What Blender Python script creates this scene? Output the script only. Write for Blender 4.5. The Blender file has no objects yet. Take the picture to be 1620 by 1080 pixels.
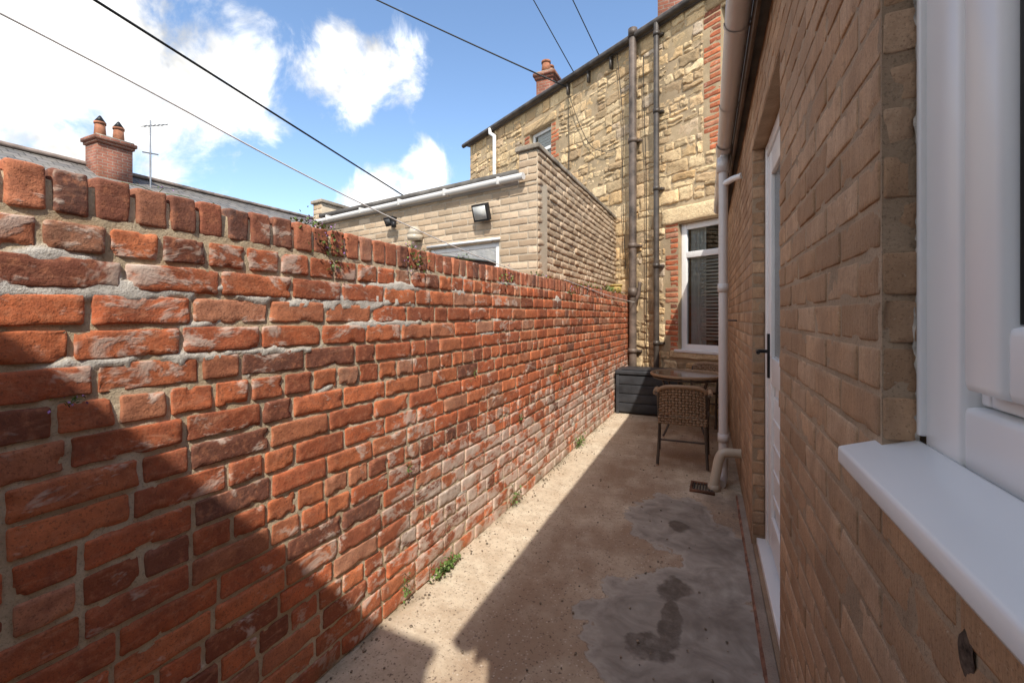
import bpy, bmesh, math, random
import numpy as np
from mathutils import Vector, Matrix
random.seed(7); rng=np.random.default_rng(7)
S=bpy.context.scene; COL=S.collection

# ------------------------------------------------------------ noise
def _h(i,j,k):
    n=(i*374761393+j*668265263+k*2147483647+1013904223)&0xffffffff
    n=((n^(n>>13))*1274126177)&0xffffffff
    n=((n^(n>>16))*2246822519)&0xffffffff
    return ((n^(n>>15))&0xffff)/65535.0
def vnoise(p):
    p=np.asarray(p,float); i=np.floor(p).astype(np.int64); f=p-i; f=f*f*(3-2*f)
    x,y,z=i[...,0],i[...,1],i[...,2]; fx,fy,fz=f[...,0],f[...,1],f[...,2]
    def c(a,b,d): return _h(x+a,y+b,z+d)
    l=lambda a,b,t:a+(b-a)*t
    return l(l(l(c(0,0,0),c(1,0,0),fx),l(c(0,1,0),c(1,1,0),fx),fy),
             l(l(c(0,0,1),c(1,0,1),fx),l(c(0,1,1),c(1,1,1),fx),fy),fz)*2-1
def fbm(p,o=3):
    r=0;a=1;s=0
    for k in range(o):
        r=r+a*vnoise(np.asarray(p)*2**k+17.3*k); s+=a; a*=.5
    return r/s

# ------------------------------------------------------------ node helper
class M:
    def __init__(s,name,rough=.8,metal=0,spec=.3):
        s.m=bpy.data.materials.new(name); s.m.use_nodes=True; s.t=s.m.node_tree
        s.b=s.t.nodes['Principled BSDF']; s.b.inputs['Roughness'].default_value=rough
        s.b.inputs['Metallic'].default_value=metal; s.b.inputs['Specular IOR Level'].default_value=spec
        s._p=None
    def n(s,k): return s.t.nodes.new(k)
    def put(s,i,v):
        if isinstance(v,bpy.types.NodeSocket): s.t.links.new(v,i)
        elif isinstance(v,(tuple,list)): i.default_value=tuple(v)+((1,) if len(v)==3 and i.type=='RGBA' else ())
        else: i.default_value=v
    def pos(s):
        if s._p is None: s._p=s.n('ShaderNodeNewGeometry').outputs['Position']
        return s._p
    def xyz(s):
        q=s.n('ShaderNodeSeparateXYZ'); s.put(q.inputs[0],s.pos()); return q.outputs
    def noise(s,sc,d=4,r=.55,vec=None,dist=0):
        q=s.n('ShaderNodeTexNoise'); s.put(q.inputs['Vector'],vec or s.pos())
        q.inputs['Scale'].default_value=sc; q.inputs['Detail'].default_value=min(d,4); q.inputs['Roughness'].default_value=r
        q.inputs['Distortion'].default_value=dist; return q.outputs['Fac']
    def voro(s,sc,vec=None,out='Distance',feat='F1'):
        q=s.n('ShaderNodeTexVoronoi'); q.feature=feat; s.put(q.inputs['Vector'],vec or s.pos()); q.inputs['Scale'].default_value=sc
        return q.outputs[out]
    def scale(s,v3,vec=None):
        q=s.n('ShaderNodeVectorMath'); q.operation='MULTIPLY'; s.put(q.inputs[0],vec or s.pos()); q.inputs[1].default_value=v3; return q.outputs[0]
    def ramp(s,f,st,interp='LINEAR'):
        q=s.n('ShaderNodeValToRGB'); s.put(q.inputs[0],f); e=q.color_ramp.elements; q.color_ramp.interpolation=interp
        while len(e)<len(st): e.new(.5)
        for k,(p,c) in enumerate(st):
            e[k].position=p; e[k].color=(c,c,c,1) if isinstance(c,(int,float)) else tuple(c)+(1,)
        return q.outputs[0]
    def mix(s,f,a,b,mode='MIX'):
        q=s.n('ShaderNodeMix'); q.data_type='RGBA'; q.blend_type=mode
        s.put(q.inputs[0],f); s.put(q.inputs[6],a); s.put(q.inputs[7],b); return q.outputs[2]
    def ma(s,op,a,b=0,c=None,clamp=False):
        q=s.n('ShaderNodeMath'); q.operation=op; q.use_clamp=clamp; s.put(q.inputs[0],a); s.put(q.inputs[1],b)
        if c is not None: s.put(q.inputs[2],c)
        return q.outputs[0]
    def attr(s,name='bc'):
        q=s.n('ShaderNodeAttribute'); q.attribute_name=name
        p=s.n('ShaderNodeSeparateColor'); s.put(p.inputs[0],q.outputs['Color']); return p.outputs
    def bump(s,h,st=.4,d=.01,nrm=None):
        q=s.n('ShaderNodeBump'); s.put(q.inputs['Height'],h); q.inputs['Strength'].default_value=st; q.inputs['Distance'].default_value=d
        if nrm: s.put(q.inputs['Normal'],nrm)
        s.put(s.b.inputs['Normal'],q.outputs[0]); return q.outputs[0]
    def col(s,c): s.put(s.b.inputs['Base Color'],c); return s.m
    def rough(s,c): s.put(s.b.inputs['Roughness'],c)

def simple(name,c,rough=.6,metal=0,var=.12,sc=8,bump=.05,spec=.3):
    m=M(name,rough,metal,spec)
    f=m.noise(sc,4,.6)
    d=tuple(x*(1-var*1.6) for x in c); l=tuple(min(1,x*(1+var)) for x in c)
    m.bump(m.noise(sc*12,2),bump,.004)
    return m.col(m.ramp(f,[(.3,d),(.7,l)]))

# materials -------------------------------------------------
def mat_redbrick(name='red_brick',smear=1.0,st=None):
    m=M(name,.88); r,g,b=m.attr()[:3]
    base=m.ramp(r,st or [(0,(.15,.075,.055)),(.07,(.24,.085,.05)),(.2,(.42,.12,.055)),(.5,(.58,.155,.062)),(.8,(.62,.20,.085)),(1,(.47,.24,.15))])
    k=m.ma('MULTIPLY_ADD',g,.5,.76); base=m.mix(1,base,k,'MULTIPLY')
    n=m.noise(12,4,.7); base=m.mix(m.ramp(n,[(.40,.0),(.68,.65)]),base,(.24,.08,.048))
    n2=m.noise(38,3,.7); base=m.mix(m.ramp(n2,[(.50,0),(.72,.55)]),base,(.66,.27,.14))
    sk=m.noise(7,4,.7,m.scale((1,1,5)),1.2)
    base=m.mix(m.ramp(sk,[(.56,0),(.72,.35)]),base,(.66,.35,.22))
    sp=m.noise(160,2,.7); base=m.mix(m.ramp(sp,[(.55,0),(.68,.55)]),base,(.12,.05,.035))
    x,y,z=m.xyz()[:3]
    top=m.ma('MULTIPLY',m.ramp(m.ma('DIVIDE',z,2),[(.60,0),(.72,1),(.815,1),(.83,.3)]),m.ramp(m.ma('DIVIDE',y,8),[(.10,1),(.45,.4)]))
    low=m.ma('MULTIPLY',m.ramp(m.ma('DIVIDE',z,2),[(.25,1),(.5,0)]),m.ramp(m.ma('DIVIDE',y,8),[(.12,0),(.28,1),(.8,1)]))
    msk=m.ma('ADD',m.ma('MULTIPLY',top,.085*smear),m.ma('MULTIPLY',low,.18*smear))
    e=m.ma('ADD',m.noise(6,4,.75,m.scale((1,1,1.8)),.4),msk)
    e=m.ramp(e,[(.60,0),(.67,.6),(.8,.9)])
    base=m.mix(e,base,m.mix(m.noise(30,3),(.58,.42,.32),(.80,.71,.62)))
    dirt=m.noise(1.7,4,.6); base=m.mix(m.ramp(dirt,[(.50,0),(.72,.35)]),base,(.19,.10,.07))
    grn=m.ma('MULTIPLY',m.ramp(z,[(.0,1),(.16,0)]),m.ramp(m.noise(5,3),[(.45,0),(.6,.5)]))
    base=m.mix(grn,base,(.13,.13,.065))
    h=m.ma('ADD',m.noise(60,4,.75),m.ma('MULTIPLY',e,.4)); m.bump(h,.85,.004)
    return m.col(base)
def mat_mortar(name,a,b,c,sc=1,pale=None):
    m=M(name,.95)
    x=m.mix(m.ramp(m.noise(5*sc,4,.65),[(.35,0),(.65,1)]),a,b)
    x=m.mix(m.ramp(m.noise(1.3*sc,4),[(.5,0),(.72,.8)]),x,c)
    if pale: x=m.mix(m.attr()[0],x,m.mix(m.ramp(m.noise(22,4),[(.35,0),(.7,1)]),tuple(v*.75 for v in pale),pale))
    x=m.mix(m.ramp(m.noise(170,2,.7),[(.55,0),(.68,.5)]),x,tuple(v*.45 for v in a))
    m.bump(m.noise(100,4,.75),.9,.004); return m.col(x)
def mat_beige(name,st,drag=False,light=(.50,.40,.28),dirt=None):
    m=M(name,.9); r,g,b=m.attr()[:3]
    base=m.ramp(r,st); base=m.mix(1,base,m.ma('MULTIPLY_ADD',g,.34,.80),'MULTIPLY')
    base=m.mix(m.ramp(m.noise(9,4,.65),[(.4,0),(.75,.4)]),base,tuple(v*.6 for v in st[0][1]))
    base=m.mix(m.ramp(m.noise(2.2,4,.6),[(.50,0),(.8,.4)]),base,light)
    if dirt:
        base=m.mix(m.ramp(m.noise(1.3,4,.75),[(.45,0),(.66,.6)]),base,dirt)
        base=m.mix(m.ramp(m.noise(5,4,.75,m.scale((1,1,.35))),[(.50,0),(.70,.5)]),base,tuple(v*.75 for v in dirt))
        base=m.mix(m.ramp(m.noise(24,4,.8),[(.56,0),(.70,.5)]),base,tuple(v*.6 for v in dirt))
        base=m.mix(m.ramp(m.noise(70,3,.8),[(.66,0),(.74,.5)]),base,(.70,.62,.52))
        z=m.xyz()[2]; base=m.mix(m.ma('MULTIPLY',m.ramp(z,[(0,.75),(.45,0)]),m.ramp(m.noise(6,4),[(.3,.2),(.6,1)])),base,tuple(v*.6 for v in dirt))
    base=m.mix(m.ramp(m.noise(240,2,.7),[(.56,0),(.70,.55)]),base,(.12,.07,.04))
    if drag:
        h=m.ma('ADD',m.noise(40,3,.7,m.scale((1,4,.35))),m.ma('MULTIPLY',m.noise(130,3),.5))
        base=m.mix(m.ramp(h,[(.55,0),(.95,.35)]),base,tuple(v*.55 for v in st[0][1]))
    else: h=m.noise(60,4,.7)
    m.bump(h,.8,.004); return m.col(base)
def mat_stone():
    m=M('sandstone',.92); r,g,b=m.attr()[:3]
    base=m.ramp(r,[(0,(.38,.27,.16)),(.2,(.57,.41,.23)),(.45,(.72,.54,.31)),(.7,(.80,.62,.38)),(.88,(.70,.46,.22)),(1,(.52,.43,.33))])
    base=m.mix(1,base,m.ma('MULTIPLY_ADD',g,.4,.76),'MULTIPLY')
    n=m.noise(6,4,.7); base=m.mix(m.ramp(n,[(.45,0),(.72,.55)]),base,(.44,.28,.15))
    base=m.mix(m.ramp(m.noise(25,4,.7),[(.54,0),(.72,.6)]),base,(.27,.18,.10))
    base=m.mix(m.ramp(m.noise(1.1,4,.6),[(.5,0),(.75,.4)]),base,(.34,.25,.17))
    m.bump(m.noise(24,4,.75),.9,.02); return m.col(base)
def mat_concrete():
    m=M('yard_concrete',.9); x,y,z=m.xyz()[:3]
    c=m.mix(m.ramp(m.noise(2.5,4,.65),[(.35,0),(.68,1)]),(.58,.46,.33),(.74,.64,.49))
    c=m.mix(m.ramp(m.noise(11,4,.7),[(.42,0),(.7,.6)]),c,(.40,.295,.20))
    ctr=m.ma('MULTIPLY',m.ramp(m.ma('ADD',x,1.5),[(.38,0),(.60,1)]),m.ramp(m.noise(1.4,4,.65),[(.34,0),(.56,.85)]))
    c=m.mix(ctr,c,(.34,.23,.15))  # shade painted in: yard middle darker, sunlit strip by the wall left paler
    v=m.voro(75); pc=m.voro(75,out='Color'); q=m.n('ShaderNodeSeparateColor'); m.put(q.inputs[0],pc)
    peb=m.ma('MULTIPLY',m.ramp(v,[(.25,1),(.42,0)]),m.ramp(q.outputs[0],[(.35,0),(.6,1)]))
    c=m.mix(m.ma('MULTIPLY',peb,.6),c,m.ramp(q.outputs[1],[(0,(.14,.10,.07)),(.5,(.40,.31,.22)),(1,(.74,.64,.53))]))
    c=m.mix(m.ramp(m.noise(50,3,.7),[(.60,0),(.67,.8)]),c,(.12,.08,.06))
    w=m.ma('MULTIPLY',m.ma('SUBTRACT',m.noise(4,4,.65),.5),1.3)
    def blob(cx,cy,rx,ry,wk=1):
        dx=m.ma('DIVIDE',m.ma('SUBTRACT',x,cx),rx); dy=m.ma('DIVIDE',m.ma('SUBTRACT',y,cy),ry)
        d=m.ma('SQRT',m.ma('ADD',m.ma('MULTIPLY',dx,dx),m.ma('MULTIPLY',dy,dy)))
        return m.ma('ADD',d,m.ma('MULTIPLY',w,wk))
    p=m.ma('MINIMUM',blob(-.17,2.12,.42,.52),blob(-.30,3.22,.28,.44))
    p=m.ma('MINIMUM',p,blob(-.0,2.8,.2,.5))
    pm=m.ramp(p,[(.95,1),(1.0,0)])
    rim=m.ramp(p,[(.82,0),(.94,.5),(1.0,0)])
    pc2=m.mix(m.ramp(m.noise(5,4,.65,None,.8),[(.35,0),(.66,1)]),(.24,.205,.17),(.42,.37,.31))
    c=m.mix(pm,c,pc2); c=m.mix(rim,c,(.52,.46,.385))
    rim2=m.ramp(p,[(.985,0),(1.01,.75),(1.10,0)]); c=m.mix(rim2,c,(.13,.09,.065))
    wet=m.ma('MINIMUM',m.ma('MINIMUM',blob(-.22,2.40,.09,.12,1.6),blob(-.21,2.14,.05,.22,1.8)),m.ma('MINIMUM',blob(-.26,3.13,.07,.10,1.6),blob(-.29,1.96,.11,.09,1.6)))
    wm=m.ramp(wet,[(.8,1),(1.1,0)])
    wm=m.ma('MULTIPLY',wm,m.ramp(m.noise(22,4,.7),[(.3,.55),(.6,1)]))
    c=m.mix(m.ma('MULTIPLY',wm,.88),c,(.085,.065,.05))
    damp=m.ma('MULTIPLY',m.ramp(m.ma('ADD',x,1.),[(.72,0),(1.1,.65)]),m.ramp(m.noise(2.1,4,.7),[(.42,0),(.62,1)]))
    c=m.mix(damp,c,(.15,.12,.095))
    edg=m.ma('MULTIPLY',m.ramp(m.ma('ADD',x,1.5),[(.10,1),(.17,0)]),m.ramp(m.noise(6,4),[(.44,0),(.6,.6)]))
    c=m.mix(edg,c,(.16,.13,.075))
    m.rough(m.ma('SUBTRACT',.92,m.ma('MULTIPLY',wm,.45)))
    h=m.ma('ADD',m.ma('MULTIPLY',m.noise(38,4,.75),m.ma('SUBTRACT',1.1,m.ma('MULTIPLY',pm,.8))),m.ma('MULTIPLY',m.noise(14,3),.3))
    m.bump(h,.8,.006); return m.col(c)
def mat_upvc(name='white_upvc',c=(.84,.84,.83)):
    m=M(name,.28,0,.5); f=m.noise(3,4,.6)
    return m.col(m.ramp(f,[(.3,tuple(v*.95 for v in c)),(.7,c)]))
def mat_glass(name='window_glass',tr=.45,tint=(.75,.82,.85)):
    m=bpy.data.materials.new(name); m.use_nodes=True; t=m.node_tree; t.nodes.clear()
    o=t.nodes.new('ShaderNodeOutputMaterial'); mx=t.nodes.new('ShaderNodeMixShader')
    tp=t.nodes.new('ShaderNodeBsdfTransparent'); tp.inputs[0].default_value=tint+(1,)
    gl=t.nodes.new('ShaderNodeBsdfGlossy'); gl.inputs['Roughness'].default_value=.015; gl.inputs[0].default_value=(.9,.93,.95,1)
    lw=t.nodes.new('ShaderNodeLayerWeight'); lw.inputs[0].default_value=tr
    t.links.new(lw.outputs['Fresnel'],mx.inputs[0]); t.links.new(tp.outputs[0],mx.inputs[1]); t.links.new(gl.outputs[0],mx.inputs[2]); t.links.new(mx.outputs[0],o.inputs[0]); return m
def mat_brickTex(name,c1,c2,mo,sc=1,axis='y'):
    m=M(name,.9); x,y,z=m.xyz()[:3]; q=m.n('ShaderNodeCombineXYZ')
    m.put(q.inputs[0],m.ma('ADD',x,y)); m.put(q.inputs[1],z)
    b=m.n('ShaderNodeTexBrick'); m.put(b.inputs['Vector'],q.outputs[0]); b.inputs['Color1'].default_value=c1+(1,); b.inputs['Color2'].default_value=c2+(1,)
    b.inputs['Mortar'].default_value=mo+(1,); b.inputs['Scale'].default_value=1; b.inputs['Brick Width'].default_value=.225*sc
    b.inputs['Row Height'].default_value=.08*sc; b.inputs['Mortar Size'].default_value=.008*sc
    c=m.mix(m.ramp(m.noise(3,4,.7),[(.4,0),(.65,.65)]),b.outputs['Color'],tuple(v*.35 for v in c1))
    m.bump(m.ma('SUBTRACT',m.noise(30,3),b.outputs['Fac']),.5,.01); return m.col(c)
def mat_slate():
    m=M('roof_slate',.75); x,y,z=m.xyz()[:3]; q=m.n('ShaderNodeCombineXYZ')
    m.put(q.inputs[0],y); m.put(q.inputs[1],m.ma('MULTIPLY',x,1.1))
    b=m.n('ShaderNodeTexBrick'); m.put(b.inputs['Vector'],q.outputs[0]); b.inputs['Color1'].default_value=(.17,.165,.16,1); b.inputs['Color2'].default_value=(.27,.25,.235,1)
    b.inputs['Mortar'].default_value=(.05,.05,.05,1); b.inputs['Scale'].default_value=1; b.inputs['Brick Width'].default_value=.3
    b.inputs['Row Height'].default_value=.22; b.inputs['Mortar Size'].default_value=.012
    c=m.mix(m.ramp(m.noise(1.5,4,.65),[(.4,0),(.7,.5)]),b.outputs['Color'],(.34,.30,.24))
    m.bump(b.outputs['Fac'],-.5,.02); return m.col(c)
def mat_wicker():
    m=M('wicker',.55)
    return m.col(m.mix(m.noise(60,3),(.22,.135,.08),(.44,.30,.19)))
RED=mat_redbrick(); MORT=mat_mortar('lime_mortar',(.50,.385,.245),(.68,.56,.39),(.74,.65,.50),1,(.82,.76,.67))
QRED=mat_redbrick('house_red_brick',.4)
COPB=mat_redbrick('coping_red_brick',.5,[(0,(.11,.065,.055)),(.15,(.21,.09,.06)),(.35,(.34,.12,.07)),(.6,(.45,.15,.08)),(.85,(.51,.19,.10)),(1,(.36,.21,.15))])
BEI=mat_beige('beige_brick',[(0,(.46,.335,.225)),(.5,(.56,.42,.285)),(1,(.64,.50,.36))])
BEIM=mat_mortar('beige_mortar',(.42,.35,.26),(.52,.44,.34),(.38,.31,.23))
TAN=mat_beige('tan_drag_brick',[(0,(.44,.265,.15)),(.5,(.54,.34,.20)),(1,(.62,.42,.27))],True,(.62,.46,.31),(.29,.185,.115))
TANM=mat_mortar('tan_mortar',(.30,.215,.14),(.42,.31,.21),(.28,.20,.14))
STO=mat_stone(); STOM=mat_mortar('stone_mortar',(.40,.30,.18),(.54,.41,.26),(.30,.225,.15))
CON=mat_concrete(); UPVC=mat_upvc(); GL=mat_glass(); CREAM=mat_upvc('grey_plastic_pipe',(.62,.59,.57))
OBW=mat_upvc('weathered_white_plastic',(.64,.62,.59))
TANP=mat_upvc('cream_plastic_pipe',(.52,.45,.35))
IRON=simple('cast_iron_paint',(.075,.06,.05),.45,0,.4,6,.2,.5)
IRONB=simple('rusty_brown_pipe',(.14,.105,.085),.5,0,.5,5,.2,.4)
BLK=simple('black_plastic',(.02,.02,.022),.4,0,.2); FELT=simple('roof_felt',(.13,.12,.11),.9,0,.35,4,.3)
SLATE=mat_slate(); DARK=simple('room_dark',(.06,.055,.05),.9); CURT=simple('net_curtain',(.70,.69,.65),.9,0,.1,3)
REDT=mat_brickTex('chimney_brick',(.34,.13,.08),(.24,.09,.065),(.30,.24,.19)); HOUSE=mat_brickTex('terrace_brick',(.34,.13,.08),(.27,.10,.07),(.32,.27,.22))
RENDER=simple('cream_render',(.70,.65,.56),.9,0,.15,2,.3)
POT=simple('terracotta',(.38,.16,.09),.8,0,.35,5,.2); WICK=mat_wicker(); BOXM=simple('dark_grey_plastic',(.045,.047,.053),.5,0,.25,6,.2)
COP=simple('concrete_coping',(.34,.29,.23),.9,0,.4,5,.5); WIRE=simple('cable_black',(.015,.015,.015),.5); LINE=simple('washing_line_white',(.75,.73,.7),.5)
LEAF=simple('weed_leaf',(.13,.20,.05),.6,0,.4,30)
FLO=simple('weed_flower',(.40,.2,.48),.6,0,.2,30); RUST=simple('rust_metal',(.2,.10,.06),.8,0,.4)
STEEL=simple('grey_steel',(.35,.35,.36),.4,.7); SOFF=simple('brown_fascia',(.12,.085,.06),.6,0,.3,4,.2)
CHF=simple('chair_frame_paint',(.075,.055,.042),.45,0,.3,5,.1,.4)

# ------------------------------------------------------------ object helpers
def group(name):
    e=bpy.data.objects.new(name,None); COL.objects.link(e); return e
def mk(name,V,F,mat,parent=None,smooth=False,attr=None):
    me=bpy.data.meshes.new(name); V=np.asarray(V,dtype=np.float32); F=np.asarray(F,dtype=np.int32)
    me.vertices.add(len(V)); me.vertices.foreach_set('co',V.ravel())
    k=F.shape[1]; me.loops.add(F.size); me.loops.foreach_set('vertex_index',F.ravel())
    me.polygons.add(len(F)); me.polygons.foreach_set('loop_start',np.arange(0,F.size,k,dtype=np.int32))
    me.update(calc_edges=True); me.validate()
    if smooth: me.polygons.foreach_set('use_smooth',np.ones(len(me.polygons),bool))
    if attr is not None:
        a=me.color_attributes.new('bc','FLOAT_COLOR','POINT'); a.data.foreach_set('color',np.asarray(attr,dtype=np.float32).ravel())
    if mat: me.materials.append(mat)
    o=bpy.data.objects.new(name,me); COL.objects.link(o)
    if parent: o.parent=parent
    return o
class Fr:
    def __init__(s,O,D,N):
        s.O=np.array([O[0],O[1],0.]); d=np.array([D[0],D[1],0.]); s.D=d/np.linalg.norm(d); n=np.array([N[0],N[1],0.]); s.N=n/np.linalg.norm(n)
        s.flip=np.dot(np.cross(s.D,[0,0,1]),s.N)<0
    def P(s,a,z,n):
        a=np.asarray(a,float)[...,None]; z=np.asarray(z,float)[...,None]; n=np.asarray(n,float)[...,None]
        return s.O+a*s.D+n*s.N+z*np.array([0,0,1.])
def hexa(name,c,mat,parent,bev=0):
    F=[(0,1,3,2),(4,6,7,5),(0,4,5,1),(2,3,7,6),(0,2,6,4),(1,5,7,3)]
    o=mk(name,c,F,mat,parent); bm=bmesh.new(); bm.from_mesh(o.data); bmesh.ops.recalc_face_normals(bm,faces=bm.faces)
    if bev: bmesh.ops.bevel(bm,geom=bm.edges[:],offset=bev,segments=2,affect='EDGES',profile=.6)
    bm.to_mesh(o.data); bm.free(); return o
def box(name,fr,s0,s1,z0,z1,n0,n1,mat,parent,bev=0):
    return hexa(name,[fr.P(a,z,n) for a in (s0,s1) for z in (z0,z1) for n in (n0,n1)],mat,parent,bev)
def blocks(name,rects,fr,mat,parent,nu=5,nv=3,e=.006,depth=.006,amp=.003,jit=.003,tilt=.002,wave=0.,back=.014,chipk=3):
    R=np.array([r[:4] for r in rects]); n=len(R); ids=np.arange(n)
    W=R[:,1]-R[:,0]; H=R[:,3]-R[:,2]
    def coords(L,k):
        ee=np.minimum(e,L*.2)[:,None]; t=np.linspace(0,1,k+1)[None,:]
        mid=ee*2.2+(L[:,None]-4.4*ee)*t
        return np.concatenate([0*ee,ee*.7,mid,L[:,None]-ee*.7,L[:,None]],1)
    U=coords(W,nu); Vv=coords(H,nv); a=U.shape[1]; b=Vv.shape[1]
    s=R[:,0][:,None,None]+U[:,:,None]+0*Vv[:,None,:]; z=R[:,2][:,None,None]+Vv[:,None,:]+0*U[:,:,None]
    ri=np.minimum(np.arange(a),a-1-np.arange(a)); rj=np.minimum(np.arange(b),b-1-np.arange(b)); ring=np.minimum(ri[:,None],rj[None,:])
    corner=((ri[:,None]<=1)&(rj[None,:]<=1))
    off=rng.uniform(0,100,n)[:,None,None]
    P=np.stack([s*14+off,z*14+off,0*s+off*.3],-1)
    js=vnoise(P+3.1)*jit; jz=vnoise(P+91.7)*jit
    js2=vnoise(P*4+5)*jit*.6; jz2=vnoise(P*4+55)*jit*.6
    cs=(U-W[:,None]/2)[:,:,None]; cz=(Vv-H[:,None]/2)[:,None,:]
    s2=s+js+js2-np.where(corner,np.sign(cs)*e*.6,0); z2=z+jz+jz2-np.where(corner,np.sign(cz)*e*.6,0)
    dd=depth+rng.normal(0,tilt,n)[:,None,None]
    tl=rng.normal(0,tilt,n)[:,None,None]*cs/np.maximum(W,.01)[:,None,None]*2+rng.normal(0,tilt,n)[:,None,None]*cz/np.maximum(H,.01)[:,None,None]
    nz=fbm(np.stack([s*22+off,z*22+off,0*s+off],-1),3)*amp
    chip=np.maximum(0,vnoise(np.stack([s*30+off,z*30,0*s],-1))-.3)*amp*chipk*(ring<=2)
    h=np.where(ring==0,-back,np.where(ring==1,dd*.75+nz*.8-amp*.1,dd+nz+tl))-chip*(ring>0)
    if wave: z2=z2+wave*vnoise(np.stack([s2*.9,z2*.8,0*s2+7],-1))
    V=fr.P(s2,z2,h).reshape(-1,3)
    I=np.arange(a*b).reshape(a,b); q=np.stack([I[:-1,:-1],I[1:,:-1],I[1:,1:],I[:-1,1:]],-1).reshape(-1,4)
    if fr.flip: q=q[:,::-1]
    F=(q[None]+(ids*a*b)[:,None,None]).reshape(-1,4)
    C=np.ones((n,a*b,4)); C[:,:,:3]=rng.uniform(0,1,(n,3))[:,None,:]
    return mk(name,V,F,mat,parent,True,C.reshape(-1,4))
def sub(iv,cuts):
    out=[iv]
    for c0,c1 in cuts:
        nx=[]
        for a,b in out:
            if c1<=a or c0>=b: nx.append((a,b)); continue
            if c0>a: nx.append((a,c0))
            if c1<b: nx.append((c1,b))
        out=nx
    return out
def courses(s0,s1,z0,z1,ch,bl,m,openings=(),header=0,jl=.0):
    R=[]; k=0; z=z0
    while z<z1-.02:
        zt=min(z+ch,z1); cuts=[(o[0],o[1]) for o in openings if o[3]>z+ch*.35 and o[2]<zt-ch*.35]
        hd=header and k%header==header-2
        L=bl/2 if hd else bl
        st=s0-(L/2 if k%2 else 0)-(random.random()*L*.3 if jl else 0); s=st
        while s<s1:
            l=L*(1+random.uniform(-jl,jl))
            if jl and not hd and random.random()<.14: l=bl/2
            for a,b in sub((max(s,s0),min(s+l,s1)),cuts):
                if b-a>.035: R.append((a+m/2,b-m/2,z+m/2,zt-m/2))
            s+=l
        z=zt;k+=1
    return R
def backing(name,fr,s0,s1,z0,z1,ops,mat,parent,n=0.,rev=.1,thick=.25,revmat=None):
    ss=sorted({s0,s1,*[o[0] for o in ops],*[o[1] for o in ops]}); zs=sorted({z0,z1,*[o[2] for o in ops],*[o[3] for o in ops]})
    V=[];F=[]
    def q(p): 
        i=len(V); V.extend(p); F.append((i,i+1,i+2,i+3))
    for i in range(len(ss)-1):
        for j in range(len(zs)-1):
            cs=(ss[i]+ss[i+1])/2; cz=(zs[j]+zs[j+1])/2
            if any(o[0]<cs<o[1] and o[2]<cz<o[3] for o in ops): continue
            for nn in (n,n-thick): q([fr.P(ss[i],zs[j],nn),fr.P(ss[i+1],zs[j],nn),fr.P(ss[i+1],zs[j+1],nn),fr.P(ss[i],zs[j+1],nn)])
    for o in list(ops)+[(s0,s1,z0,z1)]:
        a,b,c,d=o
        for p,r in (((a,c),(a,d)),((b,c),(b,d)),((a,c),(b,c)),((a,d),(b,d))):
            q([fr.P(p[0],p[1],n),fr.P(r[0],r[1],n),fr.P(r[0],r[1],n-thick),fr.P(p[0],p[1],n-thick)])
    return mk(name,V,F,mat,parent)
def tube(name,pts,r,mat,parent=None,cyc=False,res=4,bez=False):
    c=bpy.data.curves.new(name,'CURVE'); c.dimensions='3D'; c.bevel_depth=r; c.bevel_resolution=res; c.use_fill_caps=True
    s=c.splines.new('NURBS' if bez else 'POLY'); s.points.add(len(pts)-1)
    for i,p in enumerate(pts): s.points[i].co=(*[float(v) for v in p],1)
    if bez: s.order_u=3; s.use_endpoint_u=not cyc; s.resolution_u=8
    s.use_cyclic_u=cyc; c.materials.append(mat); o=bpy.data.objects.new(name,c); COL.objects.link(o)
    if parent: o.parent=parent
    return o
def cyl(name,c,r,h,mat,parent=None,r2=None,seg=24,bev=0):
    bm=bmesh.new(); bmesh.ops.create_cone(bm,cap_ends=True,segments=seg,radius1=r,radius2=r if r2 is None else r2,depth=h)
    bmesh.ops.translate(bm,verts=bm.verts,vec=(c[0],c[1],c[2]+h/2))
    me=bpy.data.meshes.new(name); bm.to_mesh(me); bm.free(); me.materials.append(mat)
    for p in me.polygons: p.use_smooth=len(p.vertices)==4
    o=bpy.data.objects.new(name,me); COL.objects.link(o)
    if parent: o.parent=parent
    return o
WX=Fr((0,0),(1,0),(0,-1))
def wbox(name,x0,x1,y0,y1,z0,z1,mat,parent=None,bev=0): return box(name,WX,x0,x1,z0,z1,-y1,-y0,mat,parent,bev)
def rough_boxes(name,items,mat,parent,cuts=4,amp=.004,round_=.25):
    bm=bmesh.new(); bmesh.ops.create_cube(bm,size=2); bmesh.ops.subdivide_edges(bm,edges=bm.edges[:],cuts=cuts,use_grid_fill=True)
    T=np.array([v.co[:] for v in bm.verts]); F0=np.array([[v.index for v in f.verts] for f in bm.faces]); bm.free()
    T=np.sign(T)*np.abs(T)**.6
    VV=[];FF=[];CC=[];k=0
    for (cx,cy,cz,sx,sy,sz,rot) in items:
        hs=np.array([sx,sy,sz])/2; r=min(hs)*round_*2
        inner=np.clip(T*hs,-(hs-r),(hs-r)); d=T*hs-inner; L=np.linalg.norm(d,axis=1)[:,None]; v=inner+np.where(L>1e-6,d/np.maximum(L,1e-6)*np.minimum(L,r),0)
        off=random.uniform(0,90); v=v+np.stack([fbm(v*22+off+q,3) for q in (0,33,66)],-1)*amp
        c,s=math.cos(rot),math.sin(rot); v=np.stack([v[:,0]*c-v[:,1]*s,v[:,0]*s+v[:,1]*c,v[:,2]],-1)+np.array([cx,cy,cz])
        VV.append(v);FF.append(F0+k*len(T)); col=np.ones((len(T),4)); col[:,:3]=np.random.default_rng(k+5).uniform(0,1,3); CC.append(col); k+=1
    return mk(name,np.concatenate(VV),np.concatenate(FF),mat,parent,True,np.concatenate(CC))

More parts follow.
